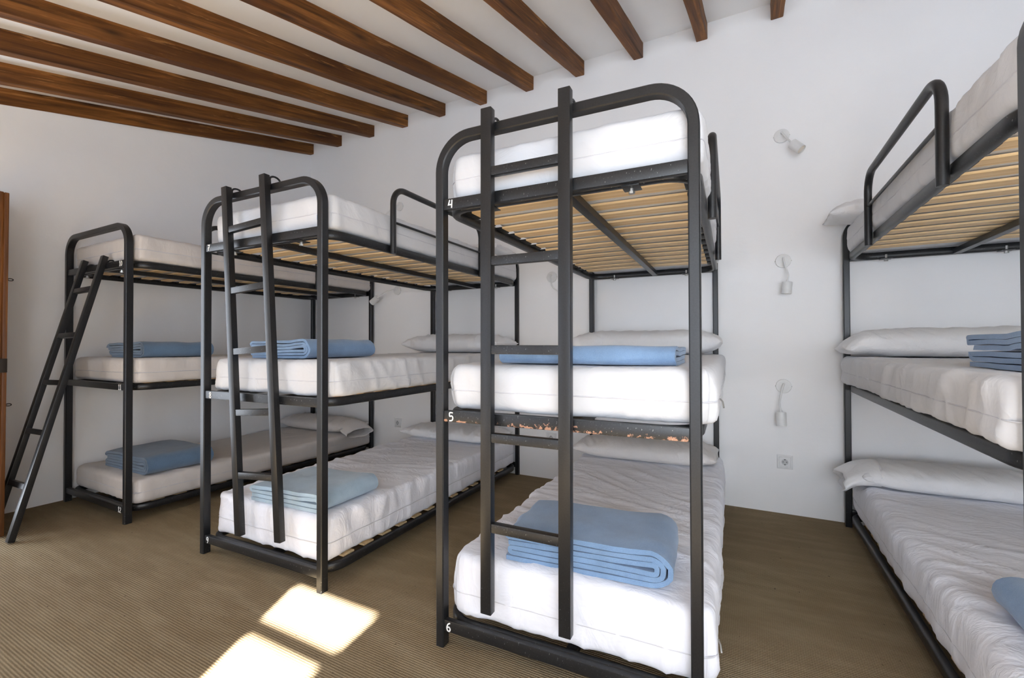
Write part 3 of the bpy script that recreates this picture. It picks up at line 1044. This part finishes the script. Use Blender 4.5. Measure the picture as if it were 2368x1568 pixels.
# ------------------------------------------------------------------ folded blankets
def folded_profile(w, n, t, rnd, jag):
    """centre line of a strip folded into n (even) stacked layers, nested folds at the right end"""
    def layer(i, rev):
        left = jag[i]
        xs = [left + (w - left) * q / 8 for q in range(9)]
        z = t * (i + 0.5)
        p = [(x, z) for x in xs]
        return p[::-1] if rev else p
    def right_turn(i, j):
        zc_ = t * (i + j + 1) / 2
        r = t * abs(j - i) / 2
        s = 1 if j > i else -1
        ex = 1.25 if abs(j - i) > 1 else 1.7
        return [(w + ex * r * math.sin(a), zc_ - s * r * math.cos(a)) for a in [PI * q / 10 for q in range(1, 10)]]
    def left_turn(i, j):
        zc_ = t * (i + j + 1) / 2
        r = t * abs(j - i) / 2
        s = 1 if j > i else -1
        x0, x1 = jag[i], jag[j]
        return [((x0 + (x1 - x0) * (q / 6)) - 1.2 * r * math.sin(PI * q / 6), zc_ - s * r * math.cos(PI * q / 6)) for q in range(1, 6)]
    lo, hi = 0, n - 1
    path = []
    cur = lo
    path += layer(cur, False)
    while True:
        partner = (n - 1) - cur
        path += right_turn(cur, partner)
        path += layer(partner, True)
        if cur < partner:
            nxt = partner - 1
        else:
            nxt = partner + 1
        if nxt == cur or (cur < partner and nxt <= cur) or (cur > partner and nxt >= cur):
            break
        path += left_turn(partner, nxt)
        path += layer(nxt, False)
        cur = nxt
    return path
def blanket(bed, x, y, z, w, d, n, t, rz, label, seed, mat='wool', swell=0.0, hem=True, jagamp=0.03, slope=0.0, name='folded_blanket'):
    """w: across the folds (profile), d: along the folds; local x = profile, local y = extrusion; origin at the left near bottom corner"""
    rnd = random.Random(seed)
    ns = 26
    ring = None
    vs, fs = [], []
    j0 = [rnd.uniform(0, jagamp) for _ in range(n)]
    for s in range(ns + 1):
        q = s / ns
        jag = [j0[i] + 0.012 * noise.noise(Vector((q * 4, i * 3.7, seed))) for i in range(n)]
        base = folded_profile(w, n, t, rnd, jag)
        m = len(base)
        P = []
        for (px, pz) in base:
            fx = px / w
            lift = swell * (pz / (n * t)) * (0.35 + 0.65 * math.sin(min(1, max(0, fx)) * PI * 0.9)) * (0.6 + 0.4 * math.sin(q * PI))
            wob = 0.006 * noise.noise(Vector((px * 7, q * 3 + pz * 18, seed + 2))) * (pz / (n * t) + 0.15)
            skew = slope * q * (pz / (n * t))
            lay = pz / t
            wob += 0.0035 * lay / n * noise.noise(Vector((px * 11 + seed, int(lay) * 2.7, q * 2.5)))
            if pz > n * t / 2:
                lift += 0.55 * t * math.exp(-((px - w + 0.01) / 0.05) ** 2)
            P.append(Vector((px + 0.006 * noise.noise(Vector((q * 3.5, pz * 40, seed + 5))), 0, max(pz + lift + wob + skew, 0.3 * t))))
        L, R = [], []
        for i in range(m):
            a, b = P[max(i - 1, 0)], P[min(i + 1, m - 1)]
            tt = (b - a).normalized()
            nn = Vector((-tt.z, 0, tt.x))
            h = t * 0.44
            L.append(P[i] + nn * h)
            R.append(P[i] - nn * h)
        out = L + R[::-1]
        yy = d * q + 0.010 * noise.noise(Vector((seed, q, 1.0)))
        for p in out:
            ye = yy
            if s in (0, ns):
                ye += 0.004 * noise.noise(Vector((p.x * 9, p.z * 60, seed + s)))
            vs.append((p.x, ye, p.z))
        ring = len(out)
    for s in range(ns):
        for k in range(ring):
            l = (k + 1) % ring
            fs.append((s * ring + k, s * ring + l, (s + 1) * ring + l, (s + 1) * ring + k))
    m = ring // 2
    for s in (0, ns):
        for i in range(m - 1):
            a, b, c, e = s * ring + i, s * ring + i + 1, s * ring + ring - 2 - i, s * ring + ring - 1 - i
            fs.append((a, b, c, e) if s else (e, c, b, a))
    me = MB().add(vs, fs).mesh(name, mat, 60)
    o = link(name, me, None, bed_point(bed, (x, y, z)), (0, 0, BEDS[bed][1] + rz))
    tag(o, label, 'blanket', 'folded blankets on the bunks')
    return o
blanket('B', 0.235, 0.075, 0.311, 0.475, 0.32, 6, 0.0170, 0.045, 'light blue blanket folded thick on the nearest bottom bunk', 1, 'wool', 0.010)
blanket('B', 0.205, 0.43, 0.973, 0.31, 0.575, 4, 0.0135, -PI / 2, 'flat light blue blanket folded on the middle bunk of the nearest bed', 2, 'wool', 0.0)
blanket('A', 0.32, 0.050, 0.297, 0.425, 0.36, 4, 0.0180, 0.03, 'pale blue-grey blanket folded flat on the bottom bunk left of centre', 3, 'wool_pale', 0.012)
blanket('A', 0.235, 0.110, 0.974, 0.37, 0.42, 6, 0.0135, 0.0, 'light blue blanket rolled up on the middle bunk left of centre', 4, 'wool', 0.008)
blanket('D', 0.22, 0.130, 0.240, 0.54, 0.38, 6, 0.0165, 0.0, 'shade-darkened blue blanket folded on the cream sheet of the bottom bunk', 5, 'wool_shaded', 0.014, jagamp=0.06)
blanket('D', 0.33, 0.105, 0.963, 0.44, 0.40, 6, 0.0150, 0.0, 'shade-darkened blue blanket folded on the middle bunk by the left wall', 6, 'wool_shaded', 0.0, jagamp=0.09)
blanket('C', 0.585, 0.47, 0.312, 0.43, 0.42, 6, 0.015, PI, 'light blue blanket corner on the bottom bunk at the right edge', 7, 'wool', 0.01)
blanket('C', 0.115, 0.64, 0.968, 0.32, 0.50, 6, 0.0155, -PI / 2, 'light blue blanket heaped in folds on the middle bunk at the right edge', 8, 'wool', 0.012, jagamp=0.05)

# ------------------------------------------------------------------ wall lamps
def lamp(pos, mid, stop, send, label, bulb=True):
    """gooseneck reading lamp: wall plate centre, arm points, shade axis from stop to send"""
    root = link('reading_lamp', None, None, pos)
    root.empty_display_size = 0.05
    tag(root, label, 'lamp', 'white reading lamps on the back wall')
    P = Vector(pos)
    rx = Matrix.Rotation(PI / 2, 4, 'X')        # local z -> -y
    plate = link('wall_plate', MB().lathe([(0.038, 0.0), (0.042, 0.002), (0.042, 0.012), (0.040, 0.0145), (0.012, 0.0155)], 32, rx).mesh('wall_plate', 'lamp_white', 35), root)
    for sg in (-1, 1):
        sm = Matrix.Translation((sg * 0.0415, -0.007, 0)) @ Matrix.Rotation(sg * PI / 2, 4, 'Y')
        link('screw', MB().lathe([(0.003, 0), (0.003, 0.003), (0.001, 0.0035)], 8, sm).mesh('screw', 'steel', 35), plate)
    a = Vector((0.0, -0.014, 0.012))
    pts = [a, a + Vector((0, -0.02, 0))] + [Vector(m) - P for m in mid] + [Vector(stop) - P]
    path = smooth_poly([p for p in pts], 7)
    link('arm', MB().tube(path, 0.0052, 10).mesh('arm', 'lamp_white', 60), root)
    ax = (Vector(send) - Vector(stop))
    L = ax.length
    mt = Matrix.Translation(Vector(stop) - P) @ ax.to_track_quat('Z', 'Y').to_matrix().to_4x4()
    prof = [(0.006, -0.012), (0.0075, -0.001), (0.024, 0.0), (0.0275, 0.003), (0.0275, L), (0.0255, L), (0.0255, L - 0.014)]
    vs, fs = [], []
    seg = 28
    for r, z in prof:
        for k in range(seg):
            t = 2 * PI * k / seg
            vs.append(mt @ Vector((r * math.cos(t), r * math.sin(t), z)))
    for i in range(len(prof) - 1):
        for k in range(seg):
            l = (k + 1) % seg
            fs.append((i * seg + k, i * seg + l, (i + 1) * seg + l, (i + 1) * seg + k))
    sh = link('shade', MB().add(vs, fs).mesh('shade', 'lamp_white', 35), root)
    link('bulb', MB().lathe([(0.0245, L - 0.012), (0.0245, L - 0.006), (0.015, L - 0.003), (0.004, L - 0.0025)], 24, mt).mesh('bulb', 'bulb', 35), sh)
    return root
lamp((4.297, 0, 2.313), [(4.315, -0.05, 2.29)], (4.347, -0.075, 2.232), (4.393, -0.098, 2.176), 'white reading lamp highest on the wall right of the nearest bunk bed')
lamp((4.300, 0, 1.544), [(4.306, -0.055, 1.515), (4.321, -0.068, 1.452)], (4.317, -0.070, 1.408), (4.3115, -0.072, 1.336), 'white reading lamp in the middle of the three on the right wall strip')
lamp((4.296, 0, 0.778), [(4.286, -0.055, 0.76), (4.272, -0.072, 0.688)], (4.278, -0.076, 0.628), (4.281, -0.088, 0.546), 'white reading lamp lowest on the wall above the socket')
lamp((2.767, 0, 1.555), [(2.775, -0.045, 1.53), (2.80, -0.07, 1.47)], (2.866, -0.085, 1.425), (2.925, -0.09, 1.385), 'white reading lamp seen behind the nearest ladder')
lamp((1.209, 0, 1.541), [(1.18, -0.05, 1.545), (1.11, -0.07, 1.52)], (1.035, -0.08, 1.478), (0.965, -0.085, 1.432), 'white reading lamp bent left under the top bunk numbered 7')
lamp((1.236, 0, 2.322), [(1.215, -0.045, 2.32), (1.14, -0.07, 2.255)], (1.09, -0.08, 2.19), (1.06, -0.085, 2.125), 'white reading lamp above the mattress of bunk number 7')

# ------------------------------------------------------------------ sockets
def socket(x, z, label):
    root = link('wall_socket', None, None, (x, 0, z))
    root.empty_display_size = 0.03
    tag(root, label, 'socket', 'white wall sockets')
    m = MB()
    # bevelled frame
    h, k = 0.042, 0.029
    vs = []
    for (a, d) in ((h, 0.0), (h, -0.005), (h - 0.004, -0.009), (k + 0.002, -0.0085), (k, -0.006)):
        vs += [(-a, d, -a), (a, d, -a), (a, d, a), (-a, d, a)]
    fs = []
    for i in range(4):
        for q in range(4):
            r = (q + 1) % 4
            fs.append((i * 4 + q, i * 4 + r, (i + 1) * 4 + r, (i + 1) * 4 + q))
    fs.append((16, 17, 18, 19))
    link('frame', MB().add(vs, fs).mesh('frame', 'socket_white', 35), root)
    # insert with a round well
    rx = Matrix.Rotation(PI / 2, 4, 'X')
    ins = link('insert', MB().box(-0.0275, 0.0275, -0.0105, -0.004, -0.0275, 0.0275, 0.0012).mesh('insert', 'socket_white', 35), root)
    ring = [(0.0200, 0.0104), (0.0200, 0.0116), (0.0182, 0.0116), (0.0182, 0.0106)]
    link('ring', MB().lathe(ring, 28, rx).mesh('ring', 'socket_white', 35), ins)
    link('well', MB().lathe([(0.0181, 0.0100), (0.0181, 0.01075), (0.001, 0.01078)], 28, rx).mesh('well', M['socket_grey'], 35), ins)
    for sx in (-0.0095, 0.0095):
        mt = Matrix.Translation((sx, 0, 0.001)) @ rx
        link('contact_hole', MB().lathe([(0.0027, 0.010), (0.0027, 0.0112), (0.001, 0.01125)], 10, mt).mesh('contact_hole', 'socket_dark', 35), ins)
    for sz in (-0.0155, 0.0155):
        link('earth_clip', MB().box(-0.003, 0.003, -0.0116, -0.0100, sz - 0.003, sz + 0.003).mesh('earth_clip', 'socket_dark', None), ins)
    return root
M['socket_grey'] = m_simple('socket_well', (0.55, 0.56, 0.57), 0.5)
socket(4.299, 0.316, 'white wall socket below the lowest lamp, right of the nearest bunk bed')
socket(2.756, 0.316, 'white wall socket half hidden behind the nearest ladder')
socket(1.214, 0.312, 'white wall socket between the bunks numbered 9 and 12')

# ------------------------------------------------------------------ doorway casing and open door leaf at the left edge
ca = MB()
for y in (DOOR_Y[0], DOOR_Y[1]):
    ca.box(xl(y) - T, xl(y) + 0.012, y - 0.03, y + 0.03, 0, DOOR_Z + 0.03, 0.003)
ca.box(xl(-2.9) - T, xl(-2.9) + 0.012, DOOR_Y[0] - 0.03, DOOR_Y[1] + 0.03, DOOR_Z, DOOR_Z + 0.06, 0.003)
tag(link('trim_3', ca.mesh('door_casing', 'door', 35)), 'brown wooden casing round the doorway in the left wall', None, None, 'structure')

DH = 1.872
door = link('door_1', None, None, (xl(-2.36), -2.345, 0.012), (0, math.radians(1.05), 0))
door.empty_display_size = 0.1
tag(door, 'brown wooden door leaf standing open at the left edge', None, None, 'structure')
DX = 0.472
link('stile', MB().box(DX - 0.10, DX, -0.040, -0.018, 0, DH, 0.003).mesh('stile', 'door', 35), door)
link('stile', MB().box(0.0, 0.10, -0.040, -0.018, 0, DH, 0.003).mesh('stile', 'door', 35), door)
link('edge_strip', MB().box(DX - 0.10, DX + 0.012, -0.018, 0.0, 0, DH - 0.004, 0.003).mesh('edge_strip', 'door', 35), door)
for z0, z1 in ((0.0, 0.2), (0.86, 1.0), (DH - 0.14, DH)):
    link('crosspiece', MB().box(0.10, DX - 0.10, -0.038, -0.016, z0, z1, 0.003).mesh('crosspiece', 'door', 35), door)
for z0, z1 in ((0.2, 0.86), (1.0, DH - 0.14)):
    link('panel', MB().box(0.09, DX - 0.09, -0.032, -0.018, z0, z1).mesh('panel', 'door', 35), door)
link('lock_plate', MB().box(DX - 0.004, DX + 0.0145, -0.030, 0.001, 0.89, 0.966, 0.002).mesh('lock_plate', 'brass_dark', 35), door)
for z in (1.397, 0.712):
    ring = [(DX + 0.004, 0.010 + 0.011 * math.cos(2 * PI * i / 14), z + 0.006 * math.sin(2 * PI * i / 14)) for i in range(14)]
    link('screw_eye', MB().tube(ring, 0.0024, 6, True).mesh('screw_eye', 'brass_dark', 60), door)
